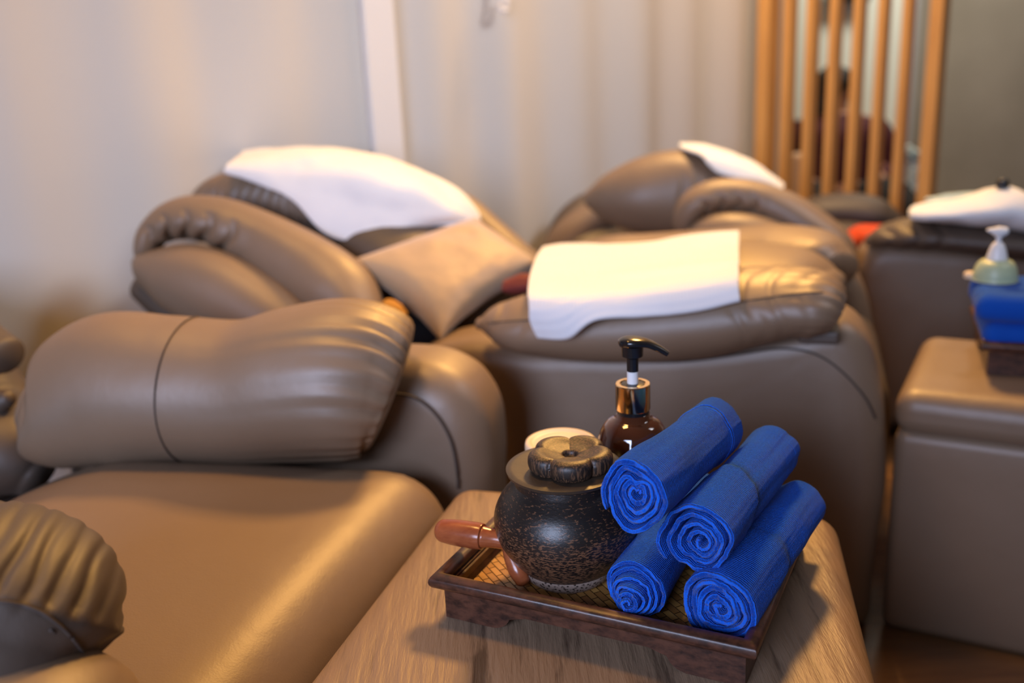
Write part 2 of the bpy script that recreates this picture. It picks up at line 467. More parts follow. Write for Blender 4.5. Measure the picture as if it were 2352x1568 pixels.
# left wall runs away to the right at 45 degrees: y = x + 3.05 (curtain a little in front)
WD = Vector((0.7071, 0.7071, 0)); WN = Vector((0.7071, -0.7071, 0))
def wallp(t, off=0, z=0): return Vector((0, 3.10, z)) + WD*t + WN*off
c0, c1 = wallp(-3.6, -0.05), wallp(1.75, -0.05)
S(box('wall_left', ((c0+c1)/2)+Vector((0, 0, 1.4)), (c1-c0).length, 0.1, 2.8, WALLM, ax=WD))
def curtain(name, t0, t1, label, ph, amp):
    n = 260; V = []; FA = []; nz = 30
    for j in range(nz+1):
        z = 0.02+2.6*j/nz
        for i in range(n+1):
            t = t0+(t1-t0)*i/n
            a = 2*pi*(t+0.03*noise.noise(Vector((t*2, ph, 0))))/0.30+ph
            o = 0.055+amp*(sin(a)+0.6*sin(a*0.47+1.1))+0.004*noise.noise(Vector((t*9, z*0.7, ph)))
            V.append(wallp(t, o, z))
    for j in range(nz):
        for i in range(n):
            a = j*(n+1)+i; FA.append((a, a+1, a+n+2, a+n+1))
    o = mk(name, V, FA, CURT); md = o.modifiers.new('thickness', 'SOLIDIFY'); md.thickness = 0.003
    tag(o, label, 'curtain'); return o
# pillar between the curtains
def twall(px, off=0.085):
    P = aP(px, 150, wallp(0, off), WD); return (P-wallp(0, off)).dot(WD)
tp0, tp1 = twall(845), twall(915)
curtain('curtain', -3.0, tp0+0.02, 'pale grey beige curtain hanging left of the white post', 0.4, 0.007)
curtain('curtain', tp1-0.02, twall(1742), 'pale grey beige folded curtain between the white post and the wooden slat screen', 1.7, 0.014)
pc = (wallp(tp0, 0.045)+wallp(tp1, 0.045))/2
S(box('trim_1', pc+Vector((0, 0, 1.4)), tp1-tp0, 0.08, 2.8, PILM, ax=WD, bevel=0.004))
cordP = wallp(twall(1140), 0.11)
zc = aP(1140, 20, wallp(0, 0.11), WD).z
ck = empty('curtain_hook', cordP+Vector((0, 0, zc)), 'small white hook on the curtain right of the white post', 'curtain hook')
tube('hook', [cordP+Vector((0, 0, zc+0.12)), cordP+Vector((0.004, 0, zc+0.05)), cordP+Vector((0.0, -0.01, zc)), cordP+Vector((0.018, 0, zc-0.005)), cordP+Vector((0.02, 0.01, zc+0.03))], 0.007, PILM, ck)
# far walls
S(box('wall_back', (2.4, 5.75, 1.4), 3.6, 0.1, 2.8, GREYW))
S(box('wall_right', (4.2, 3.0, 1.4), 0.1, 5.6, 2.8, WALLM))
a, b2 = aY(1812, 200, 5.66).x, aY(2062, 200, 5.66).x
DOORM = M('pale_door_paint', (0.80, 0.82, 0.74), 0.6)
dd = S(box('door_1', ((a+b2)/2, 5.66, 1.05), b2-a, 0.06, 2.1, DOORM, bevel=0.004))
S(box('door_frame', (b2+0.035, 5.65, 1.05), 0.07, 0.09, 2.1, M('grey_frame', (0.42, 0.42, 0.44), 0.5), dd))
zt = aY(1915, 8, 5.55).z
cb = box('door_closer', ((a+b2)/2-0.03, 5.58, zt+0.03), 0.22, 0.08, 0.05, BLACK); tag(cb, 'dark bar above the seated person behind the slats', 'door closer')
# ------------------------------------------------------------------ slat screen
SY = 3.75
scr = empty('slat_screen', (1.25, SY, 0), 'tall honey coloured wooden slat screen with six thin slats between two posts', 'room divider')
def post(nm, px0, px1, w, d):
    P = aY((px0+px1)/2, 240, SY-0.29*(aY((px0+px1)/2, 240, SY).x-1.25)); 
    return box(nm, (P.x, P.y, 1.35), w, d, 2.7, SLATW, scr, ax=(cos(radians(-36)), sin(radians(-36)), 0), bevel=0.002)
for px in (1760, 2143): post('post', px-20, px+20, 0.045, 0.10)
for px in (1809, 1860, 1912, 1965, 2019, 2074): post('slat', px-15, px+15, 0.028, 0.075)
pa, pb = aY(1760, 240, SY), aY(2143, 240, SY)
for z in (0.05, 2.45):
    box('rail', ((pa.x+pb.x)/2, SY-0.29*((pa.x+pb.x)/2-1.25), z), (pb.x-pa.x)*1.03, 0.035, 0.06, SLATW, scr, ax=(0.96, -0.28, 0))
ge = aY(2166, 240, SY-0.2)
box('glass_edge', (ge.x, SY-0.1, 1.35), 0.012, 0.03, 2.7, M('green_glass_edge', (0.42, 0.42, 0.14), 0.15), scr)
# ------------------------------------------------------------------ ottomans
def ottoman(loc, c, ztop, zl, label, mat_top):
    cen = sum((Vector((q[0], q[1], 0)) for q in c), Vector())/4
    e = empty('ottoman', cen, label, 'ottoman')
    rbox('base', [cen+(Vector((q[0], q[1], 0))-cen)*0.985 for q in c], 0.0, zl+0.01, 0.02, LEA, e, n=8)
    t = rbox('top_cushion', c, zl, ztop, 0.032, mat_top, e, dome=0.004, n=30, rz=0.03)
    return e
oc = [Vector((-0.084, 1.256)), Vector((0.392, 1.118)), Vector((0.232, 0.50)), Vector((-0.255, 0.64))]
dl = (Vector((-0.221, 0.82))-oc[0]).normalized(); dr = (Vector((0.301, 0.78))-Vector((0.366, 1.10))).normalized()
oc[3] = oc[0]+dl*0.66; oc[2] = oc[1]+dr*0.66
ottoman(None, oc, 0.42, 0.345, 'brown leather ottoman with a creased top under the dark wooden tray of rolled blue towels', CRE)
q0 = Vector((0.603, 1.49)); qf = Vector((0.775, 1.80)); e1 = Vector((0.88, -0.475))
ottoman(None, [q0, qf, qf+e1*0.5, q0+e1*0.5], 0.43, 0.355, 'brown leather ottoman at the right edge under the folded blue towels', LEA)
# ------------------------------------------------------------------ armchair nearest (left)
def gath(k, w, amp, th0=0, ends=1, seed=0, sharp=2.0):
    def f(s, L, a):
        e = exp(-(L-s)/w)
        r = abs(sin(k*a/2+seed+0.9*sin(a*3+seed)))**sharp
        m_ = max(0.15, 0.75+1.3*noise.noise(Vector((cos(a)*2.2+seed, sin(a)*2.2, 0))))
        return -amp*m_*exp(-(L-s)/(w*m_))*(1-r)
    return f
def pleats(s0, s1, per, amp, a0, aw, seed=0, base=None):
    def f(s, L, a):
        t = s/L
        win = max(0.0, min((t-s0)/0.07, (s1-t)/0.07, 1.0)); win = win*win*(3-2*win)
        d = abs((a-a0+pi) % (2*pi)-pi); wa = max(0, 1-(d/aw)**2)
        g = (0.5+0.5*cos(2*pi*(s+0.012*sin(3*a+seed)+0.008*noise.noise(Vector((s*40, seed, 0))))/per))**3
        return -amp*win*wa*g + (base(s, L, a) if base else 0)
    return f
def puff(amp, f=8, seed=0):
    return lambda s, L, a: amp*noise.noise(Vector((s*f, cos(a)*1.3+seed, sin(a)*1.3)))
def add(*fs): return lambda s, L, a: sum(f(s, L, a) for f in fs)
chA = empty('massage_armchair', (-0.55, 1.0, 0), 'brown leather massage armchair nearest on the left, its wide seat in the foreground', 'armchair')
# seat
sA = [Vector((-1.02, 1.50)), Vector((-0.078, 1.315)), Vector((-0.297, 0.62)), Vector((-1.15, 0.72))]
rbox('seat', sA, 0.20, 0.432, 0.085, LEA, chA, dome=0.028, n=30, rz=0.10, disp=lambda u, v, w: Vector((0, 0, -0.050*(min(0.8, max(0, -u+0.02))/0.34)**1.5*max(0, w))))
rbox('base', [Vector((-1.0, 1.62)), Vector((-0.13, 1.42)), Vector((-0.27, 0.66)), Vector((-1.1, 0.74))], 0.0, 0.23, 0.02, LEAD, chA, n=8)
# far arm body with rounded front
pA = Vector((-0.045, 1.335, 0)); 
ol = [(1112, 1160), (1112, 1080), (1100, 985), (1060, 912), (1008, 872), (950, 852), (880, 845), (780, 845), (600, 845), (400, 845), (250, 850), (120, 865), (90, 900), (90, 1100), (300, 1250), (700, 1200)]
ol = [aP(x, y, pA, FAC) for x, y in ol[:13]]
zb = [Vector((ol[-1].x, ol[-1].y, 0.01)), Vector(((ol[-1].x+ol[0].x)/2, (ol[-1].y+ol[0].y)/2, 0.01)), Vector((ol[0].x, ol[0].y, 0.01))]
armA = slab('arm', ol+zb, ROW*0.17, LEA, chA, bevel=0.06, seg=9)
sm = [(890, 903), (950, 912), (1000, 950), (1035, 1010), (1050, 1080), (1052, 1120)]
tube('piping', [aP(x, y, pA-ROW*0.003, FAC) for x, y in sm], 0.0022, SEAM, armA)
# arm bolster
bst = [(74, 925, 1.41, 62, .05), (98, 930, 1.41, 102, .08), (140, 934, 1.41, 138, .10), (260, 896, 1.41, 176, .11), (400, 892, 1.395, 168, .11), (560, 898, 1.38, 166, .11), (680, 882, 1.37, 181, .115), (790, 873, 1.365, 189, .12), (860, 880, 1.365, 180, .11), (893, 890, 1.365, 158, .10)]
bA = loft('arm_bolster', bst, LEA, chA, n=120, m=96, cap=0.012, cap0=0.012, disp=add(gath(26, 0.055, 0.012, seed=1), puff(0.003, 6)))
def ringseam(px, dx, parent, stations, rr=0.0011):
    """stitched seam that goes round the bolster at px"""
    rows = []
    for s in stations:
        P = aY(s[0], s[1], s[2]); rows.append((P.x, P.y, P.z, s[3]*depth(P)/F, s[4], s[0]))
    for i in range(len(rows)-1):
        if rows[i][5] <= px <= rows[i+1][5]:
            t = (px-rows[i][5])/(rows[i+1][5]-rows[i][5])
            R = [rows[i][k]*(1-t)+rows[i+1][k]*t for k in range(5)]
            T = (Vector(rows[i+1][:3])-Vector(rows[i][:3])).normalized()
    Dv = Vector((0.15, 1, 0)).normalized(); U = (Dv-T*Dv.dot(T)).normalized(); V = T.cross(U)
    if V.z < 0: V = -V
    pts = []
    for k in range(41):
        a = pi*0.42+pi*1.15*k/40
        pts.append(Vector(R[:3])+V*(sin(a)*(R[3]*1.004))+U*(cos(a)*(R[4]*1.004))+T*dx*sin(pi*k/40))
    return tube('seam', pts, rr, SEAM, parent, n=60, m=6)
ringseam(455, -0.012, bA, bst); ringseam(118, 0.01, bA, bst, 0.0009)
# chair A back, seen only at its edge
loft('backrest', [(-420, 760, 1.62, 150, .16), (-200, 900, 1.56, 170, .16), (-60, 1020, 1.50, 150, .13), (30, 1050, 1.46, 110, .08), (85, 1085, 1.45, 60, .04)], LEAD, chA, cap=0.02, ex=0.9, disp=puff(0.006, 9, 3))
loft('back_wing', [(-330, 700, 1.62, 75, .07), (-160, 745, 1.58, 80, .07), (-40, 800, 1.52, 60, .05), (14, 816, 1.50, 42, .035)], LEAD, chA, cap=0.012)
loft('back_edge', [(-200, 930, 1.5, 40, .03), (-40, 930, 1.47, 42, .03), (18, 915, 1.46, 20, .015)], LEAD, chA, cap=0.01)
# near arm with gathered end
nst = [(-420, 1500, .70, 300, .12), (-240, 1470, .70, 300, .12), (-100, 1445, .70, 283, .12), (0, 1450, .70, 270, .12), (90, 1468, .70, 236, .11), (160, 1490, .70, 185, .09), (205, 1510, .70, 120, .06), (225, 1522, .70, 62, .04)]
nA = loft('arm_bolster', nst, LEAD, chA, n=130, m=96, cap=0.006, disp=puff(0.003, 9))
def near_pleats(o):
    """folds that run up from the stitched seam of the gathered end"""
    me = o.data; P0 = aY(90, 1402, .59); nm = [v.normal.copy() for v in me.vertices]
    for v, n_ in zip(me.vertices, nm):
        c = v.co; x, z = (c.x-P0.x)*0.9+(c.y-P0.y)*0.42, (c.z-P0.z)*0.87+((c.y-P0.y)*0.9-(c.x-P0.x)*0.42)*0.5
        w = (x*0.86-z*0.5); d = x*0.5+z*0.86
        if d < 0: v.co = c - n_*min(0.012, -d*0.6); continue
        ph = 2*pi*(w+0.004*noise.noise(Vector((w*60, d*30, 1))))/0.0175
        g = (0.5+0.5*cos(ph))**2.5
        amp = 0.0095*min(1, d/0.010)*exp(-d/0.055)*(0.6+0.5*noise.noise(Vector((w*50, 3, 1))))
        v.co = c - n_*(g*amp)
near_pleats(nA)
# seam line over the gathered end
tube('seam', on_surface(nA, [aY(x, y, .60) for x, y in [(-60, 1378), (20, 1384), (90, 1404), (150, 1448), (190, 1495), (214, 1535)]]), 0.0015, SEAM, nA, n=80)
loft('arm', [(-300, 1720, .62, 200, .1), (0, 1715, .62, 196, .1), (110, 1760, .62, 190, .1), (165, 1830, .63, 170, .09)], LEA, chA, cap=0.02)
# ------------------------------------------------------------------ armchair in the middle
chB = empty('massage_armchair', (0.15, 1.95, 0), 'brown leather massage armchair in the middle with white towels and a beige cushion', 'armchair')
pB = Vector((0.590, 1.468, 0))
ol = [(2040, 1120), (2038, 980), (2024, 870), (1998, 795), (1955, 752), (1900, 742), (1800, 765), (1600, 790), (1400, 800), (1200, 800), (1080, 792), (1000, 803), (945, 828), (900, 875), (860, 970)]
ol = [aP(x, y, pB, FAC) for x, y in ol]
zb = [Vector((ol[-1].x, ol[-1].y, 0.01)), Vector(((ol[-1].x+ol[0].x)/2, (ol[-1].y+ol[0].y)/2, 0.01)), Vector((ol[0].x-0.02, ol[0].y, 0.01))]
armB = slab('arm', ol+zb, ROW*0.17, LEA, chB, bevel=0.045, seg=7)
sm = [(1180, 800), (1290, 818), (1400, 828), (1560, 830), (1700, 812), (1790, 800), (1870, 812), (1930, 850), (1985, 910), (2010, 960)]
tube('piping', [aP(x, y, pB-ROW*0.001, FAC) for x, y in sm], 0.0018, SEAM, armB)
Bst = [(1108, 742, 1.66, 14, .02), (1150, 738, 1.65, 42, .06), (1220, 742, 1.63, 66, .085), (1380, 738, 1.60, 88, .10), (1600, 720, 1.555, 98, .105), (1740, 700, 1.525, 86, .10), (1820, 692, 1.505, 78, .095), (1880, 700, 1.49, 76, .09), (1908, 712, 1.485, 60, .07)]
padB = loft('arm_bolster', Bst, LEA, chB, n=120, m=80, cap=0.012, disp=add(gath(20, 0.035, 0.006, seed=2),
        pleats(0.70, 1.0, 0.036, 0.0026, pi*0.75, 1.9, 1), pleats(0.0, 0.2, 0.05, 0.005, pi*0.75, 1.3, 4)))
box('bolster_tab', aP(1880, 776, pB-ROW*0.035, FAC)+ROW*0.05, 0.062, 0.10, 0.022, LEAD, chB, ax=FAC, bevel=0.006)
tube('seam', on_surface(padB, [aY(x, y, 1.5) for x, y in [(1120, 742), (1200, 736), (1400, 728), (1560, 712), (1720, 690), (1820, 676), (1890, 672)]]), 0.0012, SEAM, padB, n=90)
# far arm
pB2 = pB + ROW*0.62
ol = [(2010, 860), (2008, 760), (1990, 680), (1955, 620), (1900, 590), (1800, 575), (1600, 570), (1400, 570), (1250, 590), (1200, 640)]
ol = [aP(x, y, pB2, FAC) for x, y in ol]
zb = [Vector((ol[-1].x, ol[-1].y, 0.01)), Vector(((ol[-1].x+ol[0].x)/2, (ol[-1].y+ol[0].y)/2, 0.01)), Vector((ol[0].x, ol[0].y, 0.01))]
slab('arm', ol+zb, ROW*0.16, LEA, chB, bevel=0.045, seg=7)
pad2 = loft('arm_bolster', [(1330, 585, 2.30, 25, .06), (1400, 580, 2.28, 36, .09), (1500, 580, 2.26, 42, .10), (1700, 576, 2.17, 52, .11), (1800, 578, 2.11, 58, .11), (1880, 592, 2.06, 60, .11), (1920, 615, 2.03, 50, .09)], LEA, chB, cap=0.03, disp=puff(0.003, 8))
# seat, hidden deep between the arms
s0 = pB+FAC*-0.72+ROW*0.15
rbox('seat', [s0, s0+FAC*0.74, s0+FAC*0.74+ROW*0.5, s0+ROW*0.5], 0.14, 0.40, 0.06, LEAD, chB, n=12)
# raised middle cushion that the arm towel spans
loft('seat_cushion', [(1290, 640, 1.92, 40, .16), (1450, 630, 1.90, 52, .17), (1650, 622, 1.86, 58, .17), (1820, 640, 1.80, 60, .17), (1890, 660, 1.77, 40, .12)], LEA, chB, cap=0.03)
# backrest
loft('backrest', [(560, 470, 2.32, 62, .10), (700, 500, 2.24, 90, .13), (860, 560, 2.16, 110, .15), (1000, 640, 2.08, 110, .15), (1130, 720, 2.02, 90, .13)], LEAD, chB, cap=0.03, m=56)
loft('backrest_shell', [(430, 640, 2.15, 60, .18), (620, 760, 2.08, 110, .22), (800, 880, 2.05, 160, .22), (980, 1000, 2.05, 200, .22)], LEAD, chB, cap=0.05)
wing = [(330, 600, 1.98, 12, .02), (334, 572, 1.98, 24, .035), (352, 538, 1.99, 34, .045), (392, 510, 2.0, 44, .055), (448, 500, 2.0, 50, .06), (520, 516, 1.99, 60, .065), (610, 562, 1.97, 74, .07), (700, 618, 1.93, 84, .075), (780, 676, 1.88, 84, .075), (820, 728, 1.84, 66, .06), (838, 780, 1.82, 48, .05)]
loft('back_wing', wing, LEA, chB, n=150, m=80, cap=0.01, disp=add(pleats(0.05, 0.50, 0.050, 0.013, 1.25*pi, 1.5, 2), puff(0.003, 7)))
loft('side_roll', [(330, 600, 1.96, 22, .03), (352, 614, 1.95, 48, .05), (405, 634, 1.94, 78, .07), (490, 668, 1.91, 96, .075), (600, 732, 1.87, 98, .075), (720, 810, 1.83, 90, .07)], LEA, chB, n=90, m=60, cap=0.012)
loft('back_wing', [(960, 440, 2.52, 30, .05), (1060, 478, 2.48, 34, .05), (1130, 538, 2.43, 36, .05), (1200, 600, 2.38, 36, .05), (1280, 680, 2.33, 40, .05)], LEA, chB, cap=0.02)
hp = [(458, 452, 2.24, 14, .03), (500, 448, 2.22, 44, .06), (580, 450, 2.20, 66, .08), (700, 462, 2.18, 92, .095), (820, 480, 2.16, 104, .10), (940, 495, 2.16, 94, .09), (1030, 508, 2.17, 66, .07), (1085, 522, 2.18, 24, .03)]
hrB = loft('headrest', hp, LEA, chB, n=130, m=90, cap=0.01, disp=pleats(0.03, 0.62, 0.024, 0.009, 1.15*pi, 1.5, 5))
# support from back to floor
rbox('base', [s0-FAC*0.1, s0+FAC*0.70, s0+FAC*0.70+ROW*0.5, s0-FAC*0.1+ROW*0.5], 0.0, 0.2, 0.02, LEAD, chB, n=6)
# added black roll, painted shade deep in the gap between seat and back
loft('gap_shade', [(800, 740, 2.02, 60, .05), (900, 770, 1.98, 70, .06), (1000, 800, 1.95, 60, .06), (1100, 800, 1.95, 50, .06)], M('gap_shade_black', (0.012, 0.011, 0.014), 0.9), chB, cap=0.03)
# headrest towel
tw = cloth('towel', [
    [(560, 352, 2.40), (650, 345, 2.36), (760, 345, 2.34), (880, 365, 2.33), (980, 405, 2.32), (1050, 455, 2.31), (1085, 490, 2.31)],
    [(538, 372, 2.20), (640, 357, 2.19), (740, 354, 2.17), (860, 368, 2.15), (970, 408, 2.15), (1045, 458, 2.16), (1092, 500, 2.18)],
    [(520, 384, 2.13), (640, 385, 2.11), (740, 395, 2.08), (850, 412, 2.06), (960, 440, 2.07), (1040, 474, 2.10), (1095, 508, 2.16)],
    [(515, 392, 2.12), (610, 410, 2.09), (705, 445, 2.06), (820, 475, 2.04), (930, 485, 2.05), (1030, 494, 2.08), (1096, 512, 2.15)],
    [(518, 396, 2.12), (600, 424, 2.09), (675, 462, 2.06), (748, 538, 2.03), (830, 552, 2.03), (940, 520, 2.05), (1092, 514, 2.15)]],
    WPL, nu=80, nv=56, avoid=[hrB], margin=0.006, wob=0.004, thick=0.007)
tag(tw, 'white towel draped over the headrest of the middle armchair, above the beige cushion', 'towel')
# beige cushion
cz = [aY(800, 602, 1.92), aY(1096, 502, 2.16), aY(1244, 608, 1.98), aY(1012, 780, 1.76)]
cu = pillow('cushion', cz, 0.105, BEIGE, pinch=0.15, nseed=3, wr=0.006); tag(cu, 'shiny beige square cushion leaning in the seat of the middle armchair', 'cushion')
# small patterned cloth behind cushion
rd = loft('folded_cloth', [(1165, 655, 1.88, 14, .03), (1200, 652, 1.87, 22, .03), (1260, 648, 1.86, 22, .03)], M('maroon_cloth', (0.16, 0.025, 0.02), 0.8), cap=0.006, disp=puff(0.004, 30)); tag(rd, 'small dark red cloth between the beige cushion and the waffle towel', 'cloth')
yc = loft('folded_cloth', [(893, 694, 1.80, 8, .02), (910, 708, 1.79, 12, .02), (925, 722, 1.785, 8, .016)], M('yellow_cloth', (0.45, 0.20, 0.02), 0.85), cap=0.006, disp=puff(0.003, 30)); tag(yc, 'small scrap of yellow cloth under the lower left edge of the beige cushion', 'cloth')
# arm towel
at_ = cloth('towel', [
    [(1247, 574, 2.02), (1300, 566, 2.02), (1400, 567, 2.02), (1500, 560, 2.02), (1600, 543, 2.01), (1698, 536, 2.0)],
    [(1232, 596, 1.85), (1300, 592, 1.85), (1400, 590, 1.85), (1500, 582, 1.84), (1600, 570, 1.83), (1698, 566, 1.82)],
    [(1217, 640, 1.66), (1300, 640, 1.64), (1400, 636, 1.62), (1500, 628, 1.60), (1600, 616, 1.58), (1698, 605, 1.57)],
    [(1213, 690, 1.53), (1300, 690, 1.50), (1400, 682, 1.49), (1500, 672, 1.475), (1600, 660, 1.465), (1698, 648, 1.455)],
    [(1220, 735, 1.52), (1300, 735, 1.485), (1400, 715, 1.47), (1500, 705, 1.46), (1600, 693, 1.45), (1699, 675, 1.44)],
    [(1240, 774, 1.52), (1308, 776, 1.485), (1372, 737, 1.465), (1500, 728, 1.455), (1600, 716, 1.445), (1700, 695, 1.435)]],
    WHITE, nu=90, nv=60, avoid=[padB], margin=0.006, wob=0.002, thick=0.007)
tag(at_, 'white waffle towel spread across the near arm of the middle armchair', 'towel')
# ------------------------------------------------------------------ armchair behind right
chC = empty('massage_armchair', (0.9, 2.9, 0), 'brown leather massage armchair behind the middle one, its near arm at the right edge', 'armchair')
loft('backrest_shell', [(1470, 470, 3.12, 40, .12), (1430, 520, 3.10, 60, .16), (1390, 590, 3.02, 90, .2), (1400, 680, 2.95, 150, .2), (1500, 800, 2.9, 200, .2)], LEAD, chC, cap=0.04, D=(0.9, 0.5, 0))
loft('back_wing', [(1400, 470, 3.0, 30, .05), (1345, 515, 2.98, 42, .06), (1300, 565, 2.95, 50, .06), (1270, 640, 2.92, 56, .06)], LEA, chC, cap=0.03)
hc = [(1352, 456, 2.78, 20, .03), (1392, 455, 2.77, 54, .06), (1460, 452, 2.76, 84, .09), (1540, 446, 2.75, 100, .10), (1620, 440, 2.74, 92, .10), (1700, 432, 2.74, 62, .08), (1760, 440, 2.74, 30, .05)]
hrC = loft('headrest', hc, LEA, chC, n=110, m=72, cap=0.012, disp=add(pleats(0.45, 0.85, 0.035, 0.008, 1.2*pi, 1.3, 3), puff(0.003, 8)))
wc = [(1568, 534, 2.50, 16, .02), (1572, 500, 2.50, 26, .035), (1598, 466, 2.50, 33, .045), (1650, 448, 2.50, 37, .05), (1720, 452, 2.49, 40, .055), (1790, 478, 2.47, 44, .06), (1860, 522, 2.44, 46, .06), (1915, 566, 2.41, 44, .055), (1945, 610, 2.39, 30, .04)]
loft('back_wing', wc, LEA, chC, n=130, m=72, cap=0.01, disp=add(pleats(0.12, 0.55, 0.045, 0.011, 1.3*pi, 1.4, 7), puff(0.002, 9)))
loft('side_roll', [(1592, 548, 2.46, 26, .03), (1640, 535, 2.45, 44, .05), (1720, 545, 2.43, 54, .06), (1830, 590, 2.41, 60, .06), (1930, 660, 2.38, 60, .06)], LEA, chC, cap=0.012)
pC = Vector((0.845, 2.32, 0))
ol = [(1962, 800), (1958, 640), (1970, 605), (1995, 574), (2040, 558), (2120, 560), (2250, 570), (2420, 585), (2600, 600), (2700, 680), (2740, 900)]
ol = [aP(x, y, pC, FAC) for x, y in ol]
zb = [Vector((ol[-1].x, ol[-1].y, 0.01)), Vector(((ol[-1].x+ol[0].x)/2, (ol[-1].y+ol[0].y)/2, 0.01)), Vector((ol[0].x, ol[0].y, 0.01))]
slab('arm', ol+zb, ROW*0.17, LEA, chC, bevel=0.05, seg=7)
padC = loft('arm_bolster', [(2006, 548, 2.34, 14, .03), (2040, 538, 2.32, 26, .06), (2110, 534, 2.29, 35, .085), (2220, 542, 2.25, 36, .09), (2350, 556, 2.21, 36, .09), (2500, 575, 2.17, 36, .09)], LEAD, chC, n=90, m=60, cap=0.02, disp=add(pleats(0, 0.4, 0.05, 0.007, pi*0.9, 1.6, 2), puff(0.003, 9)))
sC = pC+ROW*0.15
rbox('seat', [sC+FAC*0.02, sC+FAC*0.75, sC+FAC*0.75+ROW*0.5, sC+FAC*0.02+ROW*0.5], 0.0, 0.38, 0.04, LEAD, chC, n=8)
tC = cloth('towel', [
    [(1560, 332, 2.84), (1620, 336, 2.83), (1690, 358, 2.82), (1760, 398, 2.80), (1800, 428, 2.78)],
    [(1566, 342, 2.72), (1630, 346, 2.72), (1700, 368, 2.70), (1756, 400, 2.70), (1798, 432, 2.70)],
    [(1606, 356, 2.66), (1640, 366, 2.66), (1696, 384, 2.65), (1750, 408, 2.65), (1796, 436, 2.67)],
    [(1622, 374, 2.65), (1648, 398, 2.64), (1700, 412, 2.63), (1750, 424, 2.64), (1794, 440, 2.66)]],
    WPL, nu=50, nv=30, avoid=[hrC], margin=0.005, wob=0.002)
tag(tC, 'white towel over the headrest of the rear armchair, left of the slat screen', 'towel')
# bundled towel on its near arm
tc2 = loft('towel', [(2108, 488, 2.26, 14, .05), (2140, 484, 2.25, 18, .07), (2200, 484, 2.24, 26, .08), (2250, 480, 2.23, 36, .09), (2300, 474, 2.22, 46, .09), (2340, 486, 2.21, 42, .09), (2390, 505, 2.2, 34, .08), (2450, 515, 2.19, 20, .05)], WPL, n=80, m=48, cap=0.02, disp=puff(0.006, 16, 2))
tag(tc2, 'bundled white towel on the near arm of the rear armchair', 'towel')
lb = loft('towel', [(2140, 462, 2.36, 9, .03), (2195, 456, 2.36, 12, .03), (2248, 450, 2.35, 11, .03)], M('pale_blue_cloth', (0.42, 0.55, 0.58), 0.9), cap=0.01, disp=puff(0.004, 25)); tag(lb, 'pale blue cloth behind the bundled white towel', 'cloth')
kb = lathe('knob', [(0.0, 0.0), (0.012, 0.0), (0.014, 0.01), (0.010, 0.02), (0.0, 0.022)], BLACK, loc=aY(2302, 432, 2.2), m=20); tag(kb, 'small black knob on top of the bundled white towel', 'knob')
# fourth chair far behind
chD = empty('massage_armchair', (1.5, 3.25, 0), 'farthest brown armchair, only its low back showing below the slat screen', 'armchair')
loft('backrest', [(1835, 505, 3.2, 26, .06), (1875, 488, 3.2, 36, .08), (1950, 484, 3.18, 40, .09), (2010, 492, 3.16, 38, .09), (2056, 515, 3.14, 24, .06)], LEAD, chD, cap=0.02)
loft('seat_back', [(1870, 560, 3.15, 60, .1), (1960, 560, 3.13, 62, .1), (2050, 560, 3.12, 50, .1)], LEAD, chD, cap=0.03)
xa = aY(1870, 560, 3.15).x; rbox('base', [(xa, 3.05), (xa+0.45, 3.0), (xa+0.48, 3.2), (xa+0.03, 3.25)], 0, 0.32, 0.03, LEAD, chD, n=6)
oo = loft('cushion', [(1950, 552, 2.95, 16, .04), (1975, 546, 2.95, 28, .06), (2010, 540, 2.94, 24, .06), (2045, 530, 2.93, 14, .04)], ORANGE, cap=0.012); tag(oo, 'bright orange cushion between the two rear armchairs', 'cushion')
